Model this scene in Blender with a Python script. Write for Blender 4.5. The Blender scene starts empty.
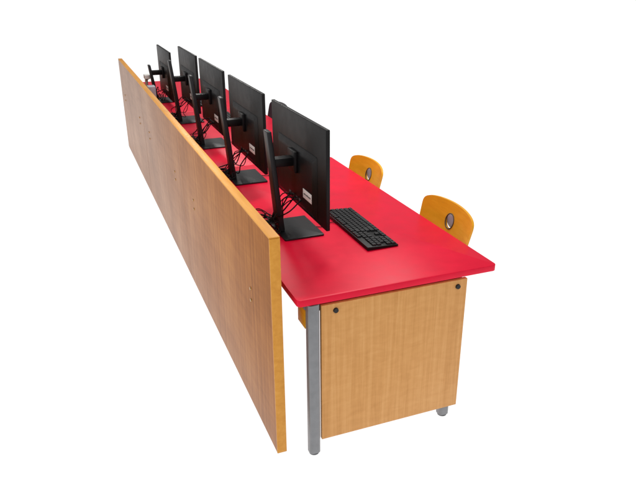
import bpy, bmesh, math, random
from mathutils import Vector, Matrix
random.seed(7)
sc=bpy.context.scene
sc.view_settings.view_transform='Standard'; sc.view_settings.look='None'; sc.view_settings.exposure=0
col=sc.collection

def s2l(c): return tuple(((v/255)/12.92 if v/255<=.04045 else ((v/255+.055)/1.055)**2.4) for v in c)+(1,)
# ---------------------------------------------------------------- materials
def newmat(name):
    m=bpy.data.materials.new(name); m.use_nodes=True
    nt=m.node_tree; b=nt.nodes['Principled BSDF']; return m,nt,b
def plain(name,c,rough=.5,metal=0,spec=.5,var=.08,bump=.0,scale=40,coat=0):
    m,nt,b=newmat(name); N=nt.nodes; L=nt.links
    tc=N.new('ShaderNodeTexCoord'); n=N.new('ShaderNodeTexNoise'); n.inputs['Scale'].default_value=scale; n.inputs['Detail'].default_value=5
    L.new(tc.outputs['Object'],n.inputs['Vector'])
    r=N.new('ShaderNodeValToRGB'); cl=s2l(c)
    r.color_ramp.elements[0].position=.3; r.color_ramp.elements[1].position=.7
    r.color_ramp.elements[0].color=tuple(v*(1-var) for v in cl[:3])+(1,)
    r.color_ramp.elements[1].color=tuple(min(1,v*(1+var)) for v in cl[:3])+(1,)
    L.new(n.outputs['Fac'],r.inputs['Fac']); L.new(r.outputs['Color'],b.inputs['Base Color'])
    mr=N.new('ShaderNodeMapRange'); mr.inputs['To Min'].default_value=rough*.85; mr.inputs['To Max'].default_value=min(1,rough*1.15)
    L.new(n.outputs['Fac'],mr.inputs['Value']); L.new(mr.outputs['Result'],b.inputs['Roughness'])
    b.inputs['Metallic'].default_value=metal; b.inputs['Specular IOR Level'].default_value=spec
    b.inputs['Coat Weight'].default_value=coat
    if bump:
        n2=N.new('ShaderNodeTexNoise'); n2.inputs['Scale'].default_value=900; L.new(tc.outputs['Object'],n2.inputs['Vector'])
        bp=N.new('ShaderNodeBump'); bp.inputs['Strength'].default_value=bump; bp.inputs['Distance'].default_value=.001
        L.new(n2.outputs['Fac'],bp.inputs['Height']); L.new(bp.outputs['Normal'],b.inputs['Normal'])
    return m
def wood(name,dark,mid,light,rough=.4,grain=(60,60,2.2),curl=.25,curlscale=(3,3,26),blotch=.25,spec=.4):
    m,nt,b=newmat(name); N=nt.nodes; L=nt.links
    tc=N.new('ShaderNodeTexCoord')
    def mapped(s):
        mp=N.new('ShaderNodeMapping'); mp.inputs['Scale'].default_value=s; L.new(tc.outputs['Object'],mp.inputs['Vector']); return mp
    g=N.new('ShaderNodeTexNoise'); g.inputs['Scale'].default_value=1; g.inputs['Detail'].default_value=7; g.inputs['Roughness'].default_value=.65; g.inputs['Distortion'].default_value=.4
    L.new(mapped(grain).outputs[0],g.inputs['Vector'])
    c=N.new('ShaderNodeTexNoise'); c.inputs['Scale'].default_value=1; c.inputs['Detail'].default_value=3; c.inputs['Distortion'].default_value=.8
    L.new(mapped(curlscale).outputs[0],c.inputs['Vector'])
    bl=N.new('ShaderNodeTexNoise'); bl.inputs['Scale'].default_value=2.2; bl.inputs['Detail'].default_value=2
    L.new(tc.outputs['Object'],bl.inputs['Vector'])
    def mad(a,k,add):
        q=N.new('ShaderNodeMath'); q.operation='MULTIPLY_ADD'; L.new(a,q.inputs[0]); q.inputs[1].default_value=k
        if isinstance(add,float): q.inputs[2].default_value=add
        else: L.new(add,q.inputs[2])
        return q.outputs[0]
    tot=.8+curl+blotch
    v=mad(g.outputs['Fac'],.8,0.5-tot*.5)
    v=mad(c.outputs['Fac'],curl,v); v=mad(bl.outputs['Fac'],blotch,v)
    r=N.new('ShaderNodeValToRGB'); e=r.color_ramp.elements
    e[0].position=.25; e[0].color=s2l(dark); e[1].position=.75; e[1].color=s2l(light)
    x=e.new(.5); x.color=s2l(mid)
    L.new(v,r.inputs['Fac']); L.new(r.outputs['Color'],b.inputs['Base Color'])
    mr=N.new('ShaderNodeMapRange'); mr.inputs['To Min'].default_value=rough+.08; mr.inputs['To Max'].default_value=rough-.08
    L.new(v,mr.inputs['Value']); L.new(mr.outputs['Result'],b.inputs['Roughness'])
    bp=N.new('ShaderNodeBump'); bp.inputs['Strength'].default_value=.12; bp.inputs['Distance'].default_value=.001
    L.new(g.outputs['Fac'],bp.inputs['Height']); L.new(bp.outputs['Normal'],b.inputs['Normal'])
    b.inputs['Specular IOR Level'].default_value=spec
    return m
M_div=wood('divider_laminate',(140,82,24),(168,102,34),(190,124,48),rough=.34,grain=(50,50,1.6),curl=.25,blotch=.5,spec=.15)
M_pan=wood('end_panel_laminate',(202,142,78),(220,160,95),(234,178,114),rough=.45,grain=(60,60,2.0),curl=.28,curlscale=(16,16,40),blotch=.2,spec=.2)
M_band=wood('edge_band',(206,136,44),(222,154,56),(234,170,74),rough=.45,grain=(30,3,30),curl=.1,blotch=.1,spec=.3)
M_ply=wood('chair_plywood',(224,154,26),(238,170,36),(246,186,56),rough=.38,grain=(60,3,60),curl=.2,curlscale=(4,10,4),spec=.3)
M_red=plain('red_laminate',(230,13,55),rough=.38,var=.05,scale=14,spec=.17,bump=.03)
M_blk=plain('black_plastic',(15,15,17),rough=.45,var=.15,scale=25,spec=.22,bump=.12)
M_key=plain('keycap_plastic',(30,31,34),rough=.5,var=.15,scale=60,spec=.35)
M_stand=plain('stand_painted_metal',(28,28,31),rough=.4,var=.1,scale=20,spec=.35)
M_cab=plain('cable_rubber',(14,14,15),rough=.6,var=.1,spec=.25)
M_met=plain('grey_painted_steel',(132,133,136),rough=.36,metal=.3,var=.08,scale=30)
M_dkm=plain('dark_steel',(104,105,108),rough=.45,metal=.2)
M_chr=plain('chrome',(190,192,195),rough=.2,metal=1)
M_bolt=plain('brass_bolt',(176,138,90),rough=.3,metal=.9)
M_white=plain('white_plastic',(232,232,230),rough=.45,var=.02)
M_ink=plain('black_ink',(30,30,30),rough=.7)
M_text=plain('label_print',(60,60,62),rough=.7)
M_grey=plain('grey_plastic',(172,176,186),rough=.4)
M_ring=plain('dark_grip_ring',(84,66,40),rough=.5)
M_glass=plain('screen_glass',(10,11,14),rough=.12,spec=.5)
M_joint=plain('joint_strip',(146,92,36),rough=.6)  # brown of the thin seam strips on the divider
M_dchair=plain('dark_chair_shell',(44,46,54),rough=.4)

# ---------------------------------------------------------------- helpers
def obj(name,me,parent=None,mat=None,loc=(0,0,0),rot=None,smooth=False):
    o=bpy.data.objects.new(name,me); col.objects.link(o); o.location=loc
    if rot: o.rotation_euler=rot
    if parent: o.parent=parent
    if mat: me.materials.append(mat)
    return o
def thing(name,label,cat,loc,group=None,rotz=0):
    o=bpy.data.objects.new(name,None); col.objects.link(o); o.location=loc; o.rotation_euler=(0,0,rotz)
    o.empty_display_size=.1; o["label"]=label; o["category"]=cat
    if group:o["group"]=group
    return o
def bm_box(bm,lo,hi,bev=0,seg=2):
    g=bmesh.ops.create_cube(bm,size=1); vs=g['verts']
    for v in vs:
        v.co=Vector([ (lo[i]+hi[i])/2+v.co[i]*(hi[i]-lo[i]) for i in range(3)])
    es=set(e for v in vs for e in v.link_edges)
    if bev: bmesh.ops.bevel(bm,geom=list(es),offset=bev,segments=seg,profile=.5,affect='EDGES')
def autosmooth(me,ang=35):
    bm=bmesh.new(); bm.from_mesh(me)
    for f in bm.faces: f.smooth=True
    for e in bm.edges:
        if len(e.link_faces)==2: e.smooth = e.calc_face_angle(0)<math.radians(ang)
    bm.to_mesh(me); bm.free()
def box(name,parent,lo,hi,mat,bev=.002,seg=2,loc=(0,0,0),rot=None):
    bm=bmesh.new(); bm_box(bm,lo,hi,bev,seg); me=bpy.data.meshes.new(name); bm.to_mesh(me); bm.free()
    autosmooth(me)
    return obj(name,me,parent,mat,loc,rot)
def multibox(name,parent,boxes,mat,bev=.002,seg=2,loc=(0,0,0),rot=None):
    bm=bmesh.new()
    for lo,hi in boxes:
        b2=bmesh.new(); bm_box(b2,lo,hi,bev,seg); t=bpy.data.meshes.new('t'); b2.to_mesh(t); b2.free(); bm.from_mesh(t); bpy.data.meshes.remove(t)
    me=bpy.data.meshes.new(name); bm.to_mesh(me); bm.free(); autosmooth(me)
    return obj(name,me,parent,mat,loc,rot)
def prism(name,parent,outline,z0,z1,mat,bev=.002,loc=(0,0,0),rot=None):
    bm=bmesh.new(); vs=[bm.verts.new((x,y,z0)) for x,y in outline]; f=bm.faces.new(vs)
    r=bmesh.ops.extrude_face_region(bm,geom=[f]); 
    for v in r['geom']:
        if isinstance(v,bmesh.types.BMVert): v.co.z=z1
    bmesh.ops.recalc_face_normals(bm,faces=bm.faces)
    if bev:
        es=[e for e in bm.edges if abs(e.verts[0].co.z-e.verts[1].co.z)<1e-7]
        bmesh.ops.bevel(bm,geom=es,offset=bev,segments=2,profile=.5,affect='EDGES')
    me=bpy.data.meshes.new(name); bm.to_mesh(me); bm.free(); autosmooth(me)
    return obj(name,me,parent,mat,loc,rot)
def rrect(x0,y0,x1,y1,r,n=6):
    pts=[]
    for cx,cy,a in ((x1-r,y1-r,0),(x0+r,y1-r,90),(x0+r,y0+r,180),(x1-r,y0+r,270)):
        for i in range(n+1):
            t=math.radians(a+90*i/n); pts.append((cx+r*math.cos(t),cy+r*math.sin(t)))
    return pts
def catmull(P,n=8):
    P=[Vector(p) for p in P]; Q=[P[0]*2-P[1]]+P+[P[-1]*2-P[-2]]; out=[]
    for i in range(1,len(Q)-2):
        a,b,c,d=Q[i-1:i+3]
        for k in range(n):
            t=k/n; out.append(.5*((2*b)+(c-a)*t+(2*a-5*b+4*c-d)*t*t+(3*b-a-3*c+d)*t**3))
    out.append(P[-1]); return out
def bm_tube(bm,pts,r,n=8):
    up=Vector((.13,.2,1)).normalized(); rings=[]
    for i,p in enumerate(pts):
        t=(pts[min(i+1,len(pts)-1)]-pts[max(i-1,0)])
        t=t.normalized() if t.length>1e-9 else Vector((0,0,1))
        a=up-t*up.dot(t)
        if a.length<1e-3: a=t.orthogonal()
        a.normalize(); up=a; b=t.cross(a)
        rings.append([bm.verts.new(p+(a*math.cos(k*2*math.pi/n)+b*math.sin(k*2*math.pi/n))*r) for k in range(n)])
    for i in range(len(rings)-1):
        for k in range(n): bm.faces.new((rings[i][k],rings[i][(k+1)%n],rings[i+1][(k+1)%n],rings[i+1][k]))
    bm.faces.new(rings[0][::-1]); bm.faces.new(rings[-1])
def tube(name,parent,lists,r,mat,smooth=8,n=8,loc=(0,0,0)):
    bm=bmesh.new()
    for P in lists: bm_tube(bm,catmull(P,smooth) if smooth else [Vector(p) for p in P],r,n)
    bmesh.ops.recalc_face_normals(bm,faces=bm.faces)
    me=bpy.data.meshes.new(name); bm.to_mesh(me); bm.free(); autosmooth(me,60)
    return obj(name,me,parent,mat,loc)
def disc(name,parent,c,r,h,axis,mat,n=24):
    bm=bmesh.new(); bmesh.ops.create_cone(bm,cap_ends=True,segments=n,radius1=r,radius2=r*.88,depth=h)
    if axis=='X': bm.transform(Matrix.Rotation(math.radians(-90),4,'Y'))
    if axis=='Y': bm.transform(Matrix.Rotation(math.radians(90),4,'X'))
    me=bpy.data.meshes.new(name); bm.to_mesh(me); bm.free(); autosmooth(me,40)
    return obj(name,me,parent,mat,c)
def descendants(o):
    out=[]
    for c in o.children: out.append(c); out+=descendants(c)
    return out
def dup(src,loc,label=None,rotz=None):
    ds=descendants(src)
    m={src:src.copy()}; col.objects.link(m[src])
    for c in ds:
        k=c.copy(); col.objects.link(k); m[c]=k
    for c in ds: m[c].parent=m[c.parent]
    n=m[src]; n.location=loc
    if label: n["label"]=label
    if rotz is not None: n.rotation_euler=(0,0,rotz)
    return n

# ---------------------------------------------------------------- floor
bm=bmesh.new(); bmesh.ops.create_grid(bm,x_segments=1,y_segments=1,size=300); me=bpy.data.meshes.new('floor'); bm.to_mesh(me); bm.free()
mf,nt,b=newmat('glowing_white_sweep'); b.inputs['Base Color'].default_value=(.2,.2,.2,1); b.inputs['Roughness'].default_value=.9
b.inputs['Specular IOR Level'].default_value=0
b.inputs['Emission Color'].default_value=(1,1,1,1); b.inputs['Emission Strength'].default_value=1.0  # floor glows by itself, though no lamp, to stay shadowless white
fl=obj('floor',me,None,mf); fl["kind"]="structure"

# ---------------------------------------------------------------- tables
H=.74; T=.028; W=.884; LT=1.84; NT=3
def make_table(y0,panel,label):
    t=thing('table',label,'table',(0,y0,0),"red tables joined end to end")
    prism('tabletop',t,rrect(0,.001,W,LT-.001,.018),H-T,H,M_red,bev=.0025)
    z1=H-T-.001
    multibox('apron',t,[((.065,.026,z1-.042),(W-.15,.048,z1)),((.065,LT-.055,z1-.042),(W-.15,LT-.03,z1)),
        ((.045,.05,z1-.042),(.064,LT-.057,z1)),((W-.17,.05,z1-.042),(W-.149,LT-.057,z1))],M_met,bev=.002)
    for (x,y) in ((.066,.020),(.703,.046),(.066,LT-.04),(.703,LT-.07)):
        lg=prism('leg',t,rrect(x-.024,y-.022,x+.024,y+.022,.014),.008,z1-(.001 if y<.03 else .043),M_met,bev=.001)
        disc('foot',lg,(x,y,.004),.021,.008,'Z',M_dkm)
    if panel:
        pn=box('end_panel',t,(.096,.003,.069),(.745,.0215,.701),M_pan,bev=.0015)
        for x in (.155,.70): disc('knob',pn,(x,-.0005,.672),.011,.008,'Y',M_ink)
        box('corner_brace',t,(.046,.052,.585),(.064,.135,.668),M_ply,bev=.002)
    return t
labs=["red laminate table with maple end panel and grey legs","red laminate table standing between two matching tables","red laminate table at the end of the row"]
for i in range(NT): make_table(i*LT,i==0,labs[i])

# ---------------------------------------------------------------- divider
D0=.056; LD=5.58; xd=-.0447; tk=.040; zt=.989; zb=.012
d=thing('divider_panel',"long wood laminate divider panel with yellow edge band",'divider',(0,D0,0))
box('board',d,(xd-tk,.004,zb),(xd,LD-.002,zt-.006),M_div,bev=.0008)
box('edge_band',d,(xd-tk-.0006,.0,zt-.0055),(xd+.0006,LD-.001,zt),M_band,bev=.0008)
box('edge_band',d,(xd-tk-.0006,-.003,zb),(xd+.0006,.0035,zt-.006),M_band,bev=.0008)
for i in (1,2): box('joint',d,(xd-tk-.0003,i*1.86-.0008,zb+.002),(xd-tk+.001,i*1.86+.0008,zt-.008),M_joint,bev=0)
for i in range(3):
    for y in (.30,1.53):
        for z in (.59,.645): disc('bolt',d,(xd-tk-.002,i*1.86+y,z),.008,.005,'X',M_bolt)

# ---------------------------------------------------------------- monitor
def make_monitor(loc,label,drop=0,cdrop=0):
    m=thing('monitor',label,'monitor',loc,"black monitors in a row")
    prism('stand_base',m,rrect(0,-.135,.192,.135,.006),0,.009,M_stand,bev=.002)
    bm=bmesh.new()
    prof=[(.006,.036,0.0),(.034,.036,0.0),(-.014,.030,.475-cdrop),(-.036,.030,.475-cdrop)]
    vs=[]
    for s in (-1,1): vs.append([bm.verts.new((x,s*w,z+.009)) for x,w,z in prof])
    bm.faces.new(vs[0]); bm.faces.new(vs[1][::-1])
    for k in range(4): bm.faces.new((vs[0][k],vs[0][(k+1)%4],vs[1][(k+1)%4],vs[1][k]))
    bmesh.ops.recalc_face_normals(bm,faces=bm.faces)
    bmesh.ops.bevel(bm,geom=list(bm.edges),offset=.004,segments=3,profile=.5,affect='EDGES')
    me=bpy.data.meshes.new('stand_column'); bm.to_mesh(me); bm.free(); autosmooth(me); obj('stand_column',me,m,M_stand)
    xs=.118
    w=.364; z0=.117-drop; z1=.55-drop
    multibox('mounting_arm',m,[((-.012,-.026,z0+.20),(.085,.026,z0+.24)),((.082,-.05,z0+.17),(.0995,.05,z0+.27))],M_blk,bev=.004)
    sc_=box('display_shell',m,(xs-.008,-w,z0),(xs+.010,w,z1),M_blk,bev=.004,seg=3)
    bm=bmesh.new(); a=[(-.27,.012),(.27,.012),(.27,.30),(-.27,.30)]
    o1=[bm.verts.new((xs-.0079,y,z0+z)) for y,z in a]; o2=[bm.verts.new((xs-.020,y*.86,z0+.03+(z-.012)*.82)) for y,z in a]
    bm.faces.new(o1); bm.faces.new(o2)
    for k in range(4): bm.faces.new((o1[k],o1[(k+1)%4],o2[(k+1)%4],o2[k]))
    bmesh.ops.recalc_face_normals(bm,faces=bm.faces); bmesh.ops.bevel(bm,geom=list(bm.edges),offset=.008,segments=4,profile=.5,affect='EDGES',clamp_overlap=True)
    me=bpy.data.meshes.new('back_housing'); bm.to_mesh(me); bm.free(); autosmooth(me,50); obj('back_housing',me,sc_,M_blk)
    for i in range(4): box('port',sc_,(xs-.0210,-.08+i*.045,z0+.045),(xs-.0195,-.055+i*.045,z0+.056),M_dkm,bev=0)
    box('screen',sc_,(xs+.0095,-w+.012,z0+.018),(xs+.0108,w-.012,z1-.010),M_glass,bev=0)
    lb=box('asset_sticker',sc_,(xs-.0215,-.224,z0+.078),(xs-.0201,-.116,z0+.120),M_white,bev=.0003)
    st=[]; y=-.128
    for k,wd in enumerate((.015,.004,.012,.010,.014,.010)):
        st.append(((xs-.0222,y-wd,z0+.096),(xs-.0213,y,z0+.104 if k%2 else z0+.102))); y-=wd+.004
    multibox('printed_text',lb,st,M_text,bev=0)
    R=random.Random(int(loc[1]*100))
    j=lambda a:R.uniform(-a,a)
    for n_ in range(7):
        y0=-.08+.024*n_
        P=[(xs-.020,y0,z0+.05),(xs-.045-R.uniform(0,.05),y0+j(.04),z0+.01+j(.05)),
           (.02+j(.045),y0+.05+j(.08),.075+j(.04)),(-.01+j(.03),.05+j(.1),.03+abs(j(.03)))]
        ang=R.uniform(0,6.28); cx,cy=-.045+j(.015),.07+j(.09)
        for q in range(R.randint(3,6)):
            ang+=R.uniform(.9,1.6); rr=R.uniform(.04,.10)
            P.append((max(-.125,min(.09,cx+rr*.8*math.cos(ang))),cy+rr*1.5*math.sin(ang),.012+abs(j(.02))))
        P.append((-.09+j(.02),.10+j(.1),.006)); P.append((-.115,.26+j(.12),.004))
        tube('cable',m,[P],.0026 if n_%3 else .0036,M_cab,smooth=7,n=6)
    return m
ys=[.70,1.59,2.47,3.33,4.22]
ml=["black monitor on flat stand with white asset sticker","black monitor on red table with tangled cables","black monitor on red table with tangled cables","black monitor on red table with tangled cables","lower black monitor last in the row on red table"]
for i,y in enumerate(ys):
    make_monitor((.142 if i<4 else .10,y+(.005 if i<4 else .08),H),ml[i],drop=0 if i<4 else .075,cdrop=0 if i<4 else .15)

# ---------------------------------------------------------------- keyboard
def make_keyboard(loc):
    k=thing('keyboard',"black full-size keyboard lying on the red table",'keyboard',loc,"black keyboards",0)
    bm=bmesh.new(); pr=[(-.076,.018),(.076,.009),(.076,.0015),(-.076,.0015)]
    vs=[[bm.verts.new((x,s*.258,z)) for x,z in pr] for s in (-1,1)]
    bm.faces.new(vs[0]); bm.faces.new(vs[1][::-1])
    for q in range(4): bm.faces.new((vs[0][q],vs[0][(q+1)%4],vs[1][(q+1)%4],vs[1][q]))
    bmesh.ops.recalc_face_normals(bm,faces=bm.faces); bmesh.ops.bevel(bm,geom=list(bm.edges),offset=.0025,segments=2,profile=.5,affect='EDGES')
    me=bpy.data.meshes.new('keyboard_case'); bm.to_mesh(me); bm.free(); autosmooth(me); obj('keyboard_case',me,k,M_blk)
    rows=[[('k',1),('s',.6)]+[('k',1)]*4+[('s',.4)]+[('k',1)]*4+[('s',.4)]+[('k',1)]*4+[('s',.3)]+[('k',1)]*3+[('s',.3)]+[('s',4)],
      [('k',1)]*13+[('k',2),('s',.3)]+[('k',1)]*3+[('s',.3)]+[('k',1)]*4,
      [('k',1.5)]+[('k',1)]*12+[('k',1.5),('s',.3)]+[('k',1)]*3+[('s',.3)]+[('k',1)]*4,
      [('k',1.75)]+[('k',1)]*11+[('k',2.25),('s',.3)]+[('s',3),('s',.3)]+[('k',1)]*3+[('s',1)],
      [('k',2.25)]+[('k',1)]*10+[('k',2.75),('s',.3),('s',1),('k',1),('s',1),('s',.3)]+[('k',1)]*4,
      [('k',1.25)]*3+[('k',6.25)]+[('k',1.25)]*4+[('s',.3)]+[('k',1)]*3+[('s',.3),('k',2),('k',1),('k',1)]]
    u=.500/22.6
    bm=bmesh.new()
    for r,row in enumerate(rows):
        xc=-.061+r*.0237; y=-.250
        zz=.018-(xc+.076)/.152*.009
        for kind,wd in row:
            if kind=='k':
                g=bmesh.ops.create_cube(bm,size=1)
                for v in g['verts']:
                    tp=.78 if v.co.z>0 else .92
                    v.co=Vector((xc+v.co.x*.0215*tp,-(y+wd*u/2)+v.co.y*(wd*u-.0012)*(1-(1-tp)/wd),zz+(.0075 if v.co.z>0 else -.001)))
            y+=wd*u
    me=bpy.data.meshes.new('keycaps'); bm.to_mesh(me); bm.free(); obj('keycaps',me,k,M_key)
    tube('cable',k,[[(-.072,.1,.008),(-.10,.12,.004),(-.15,.08,.004),(-.22,.12,.004),(-.30,.15,.004)]],.002,M_cab,smooth=7,n=6)
    return k
k0=make_keyboard((.518,.588,H))
for y in ys[1:]: dup(k0,(.525+random.uniform(-.02,.02),y-.10,H),rotz=random.uniform(-.05,.05))

# ---------------------------------------------------------------- small things at the far end
c=thing('document_camera',"small white document camera standing at the far table end",'camera',(.055,4.42,H))
prism('camera_base',c,rrect(-.05,-.06,.05,.06,.02),0,.018,M_white,bev=.003)
tube('camera_arm',c,[[(0,.03,.015),(0,.035,.12),(0,.02,.20),(0,-.02,.225)]],.014,M_white,smooth=6,n=12)
hd=box('camera_head',c,(-.026,-.085,.20),(.026,-.005,.24),M_white,bev=.006,seg=3)
disc('lens',hd,(0,-.05,.197),.013,.010,'Z',M_ink)
c=thing('desktop_speaker',"pale grey desktop speaker beside the last monitor",'speaker',(.04,4.02,H))
bx=box('speaker_body',c,(-.035,-.045,0),(.035,.045,.19),M_grey,bev=.010,seg=4)
disc('speaker_cone',bx,(.036,0,.06),.028,.006,'X',M_ink); disc('speaker_cone',bx,(.036,0,.135),.018,.006,'X',M_ink)

# ---------------------------------------------------------------- chairs
def shell(name,parent,wy,hz,cz,hole,mat,x0=0,bow=.05,lean=.12,thick=.011):
    N=96; Mr=8; bm=bmesh.new()
    def outer(a):
        c,s=math.cos(a),math.sin(a); n=7.0
        r=(abs(c)**n+abs(s)**n)**(-1/n)
        y=r*c*wy; z=r*s*hz
        y*=1+.03*(z/hz); z+= .014*(1-(y/wy)**2)*(1 if z>0 else 0)
        return y,z
    layers=[]
    for side in (0,1):
        rings=[]
        for j in range(Mr+1):
            t=j/Mr; ring=[]
            for i in range(N):
                a=2*math.pi*i/N; yo,zo=outer(a); yi,zi=hole[1]*math.cos(a),hole[0]+hole[1]*math.sin(a)
                y=yi*(1-t)+yo*t; z=zi*(1-t)+zo*t
                x=x0+lean*z-bow*(y/wy)**2+(thick if side else 0)
                ring.append(bm.verts.new((x,y,cz+z)))
            rings.append(ring)
        for j in range(Mr):
            for i in range(N):
                q=(rings[j][i],rings[j][(i+1)%N],rings[j+1][(i+1)%N],rings[j+1][i]); bm.faces.new(q)
        layers.append(rings)
    for j in (0,Mr):
        for i in range(N):
            bm.faces.new((layers[0][j][i],layers[0][j][(i+1)%N],layers[1][j][(i+1)%N],layers[1][j][i]))
    bmesh.ops.recalc_face_normals(bm,faces=bm.faces)
    me=bpy.data.meshes.new(name); bm.to_mesh(me); bm.free(); autosmooth(me,40)
    return obj(name,me,parent,mat)
def make_chair(loc,label,mat,rz=0,up=0,wy=.228):
    c=thing('chair',label,'chair',loc,"chairs tucked in at the red tables",rz)
    b=shell('backrest',c,wy,.090,.735+up,(.016,.036),mat,x0=.0,bow=.035,lean=.25)
    g=disc('handle_grommet',b,(.011,0,.751+up),.037,.006,'X',M_grey)
    cz=.751+up
    ring=[(.003+.25*.036*math.sin(t),.036*math.cos(t),cz+.036*math.sin(t)) for t in [i*2*math.pi/32 for i in range(33)]]
    tube('grip_ring',b,[ring],.0032,M_ring,smooth=0,n=8)
    bm=bmesh.new(); n=14; g2=[]
    for s in (0,1):
        rows=[]
        for i in range(n+1):
            row=[]
            for j in range(n+1):
                u=i/n*2-1; v=j/n*2-1
                k=1-.10*abs(u)**4; k2=1-.10*abs(v)**4
                x=-.235+u*.195*k2; y=v*.20*k
                z=.43+.012*v*v-.03*max(0,-u-.6)-.006*(1-u*u) -(.011 if s else 0)
                row.append(bm.verts.new((x,y,z)))
            rows.append(row)
        for i in range(n):
            for j in range(n): bm.faces.new((rows[i][j],rows[i+1][j],rows[i+1][j+1],rows[i][j+1]))
        g2.append(rows)
    per=[(i,0) for i in range(n)]+[(n,j) for j in range(n)]+[(i,n) for i in range(n,0,-1)]+[(0,j) for j in range(n,0,-1)]
    for k in range(len(per)):
        a=per[k]; b_=per[(k+1)%len(per)]
        bm.faces.new((g2[0][a[0]][a[1]],g2[0][b_[0]][b_[1]],g2[1][b_[0]][b_[1]],g2[1][a[0]][a[1]]))
    bmesh.ops.recalc_face_normals(bm,faces=bm.faces)
    me=bpy.data.meshes.new('seat'); bm.to_mesh(me); bm.free(); autosmooth(me,40); obj('seat',me,c,mat)
    for s in (-1,1):
        tube('leg',c,[[(-.08,s*.15,.412),(-.075,s*.15,.2),(-.07,s*.15,.012)]],.011,M_chr,smooth=4,n=12)
        tube('leg',c,[[(-.36,s*.16,.405),(-.375,s*.165,.2),(-.39,s*.17,.012)]],.011,M_chr,smooth=4,n=12)
        tube('back_support',c,[[(-.3,s*.10,.408),(-.12,s*.10,.408),(-.05,s*.10,.43),(-.028,s*.10,.52),(-.002,s*.10,.66),(.022,s*.10,.735+up)]],.008,M_chr,smooth=6,n=12)
    return c
make_chair((.960,.503,0),"yellow plywood chair with round handle hole in its backrest",M_ply,rz=-.03,up=-.006)
make_chair((.960,1.425,0),"yellow plywood chair with round handle hole in its backrest",M_ply,up=-.025,wy=.215)
make_chair((.965,2.33,0),"yellow plywood chair tucked in behind the monitors",M_ply)
make_chair((.965,3.16,0),"dark chair tucked in at the far table",M_dchair,up=.012)

# ---------------------------------------------------------------- camera
px=[-0.69735,-2.03483,1.87965,-0.36616,0.40828,-0.00766,650.957]
yaw,pitch,roll=px[3:6]
f=Vector((-math.sin(yaw)*math.cos(pitch), math.cos(yaw)*math.cos(pitch), -math.sin(pitch)))
r=Vector((math.cos(yaw),math.sin(yaw),0)); u=r.cross(f)
r2=r*math.cos(roll)+u*math.sin(roll); u2=-r*math.sin(roll)+u*math.cos(roll)
cd=bpy.data.cameras.new('camera'); cam=bpy.data.objects.new('camera',cd); col.objects.link(cam)
mt=Matrix((r2,u2,-f)).transposed().to_4x4(); mt.translation=Vector(px[:3]); cam.matrix_world=mt
cd.sensor_fit='HORIZONTAL'; cd.sensor_width=36; cd.lens=px[6]/636*36; cd.clip_end=1000; cd.clip_start=.05
sc.camera=cam

# ---------------------------------------------------------------- light
w=bpy.data.worlds.new("World"); sc.world=w; w.use_nodes=True
bg=w.node_tree.nodes['Background']; bg.inputs[0].default_value=(1,1,1,1); bg.inputs[1].default_value=.28
def area(name,loc,sx,sy,e,target,c=(1,.97,.93)):
    l=bpy.data.lights.new(name,'AREA'); l.shape='RECTANGLE'; l.size=sx; l.size_y=sy; l.energy=e; l.color=c
    o=bpy.data.objects.new(name,l); col.objects.link(o); o.location=loc
    o.rotation_euler=(Vector(target)-Vector(loc)).to_track_quat('-Z','Y').to_euler()
area('ceiling_lamp',(.9,1.6,3.0),.4,2.4,54,(.6,1.4,0))
area('ceiling_lamp',(-2.2,.5,3.0),.4,2.4,34,(0,1,.5))
area('ceiling_lamp',(.6,5,3.0),.4,2.4,44,(.4,4.5,0))
area('ceiling_lamp',(.8,-2.6,3.0),1.6,.5,26,(.5,0,.5))
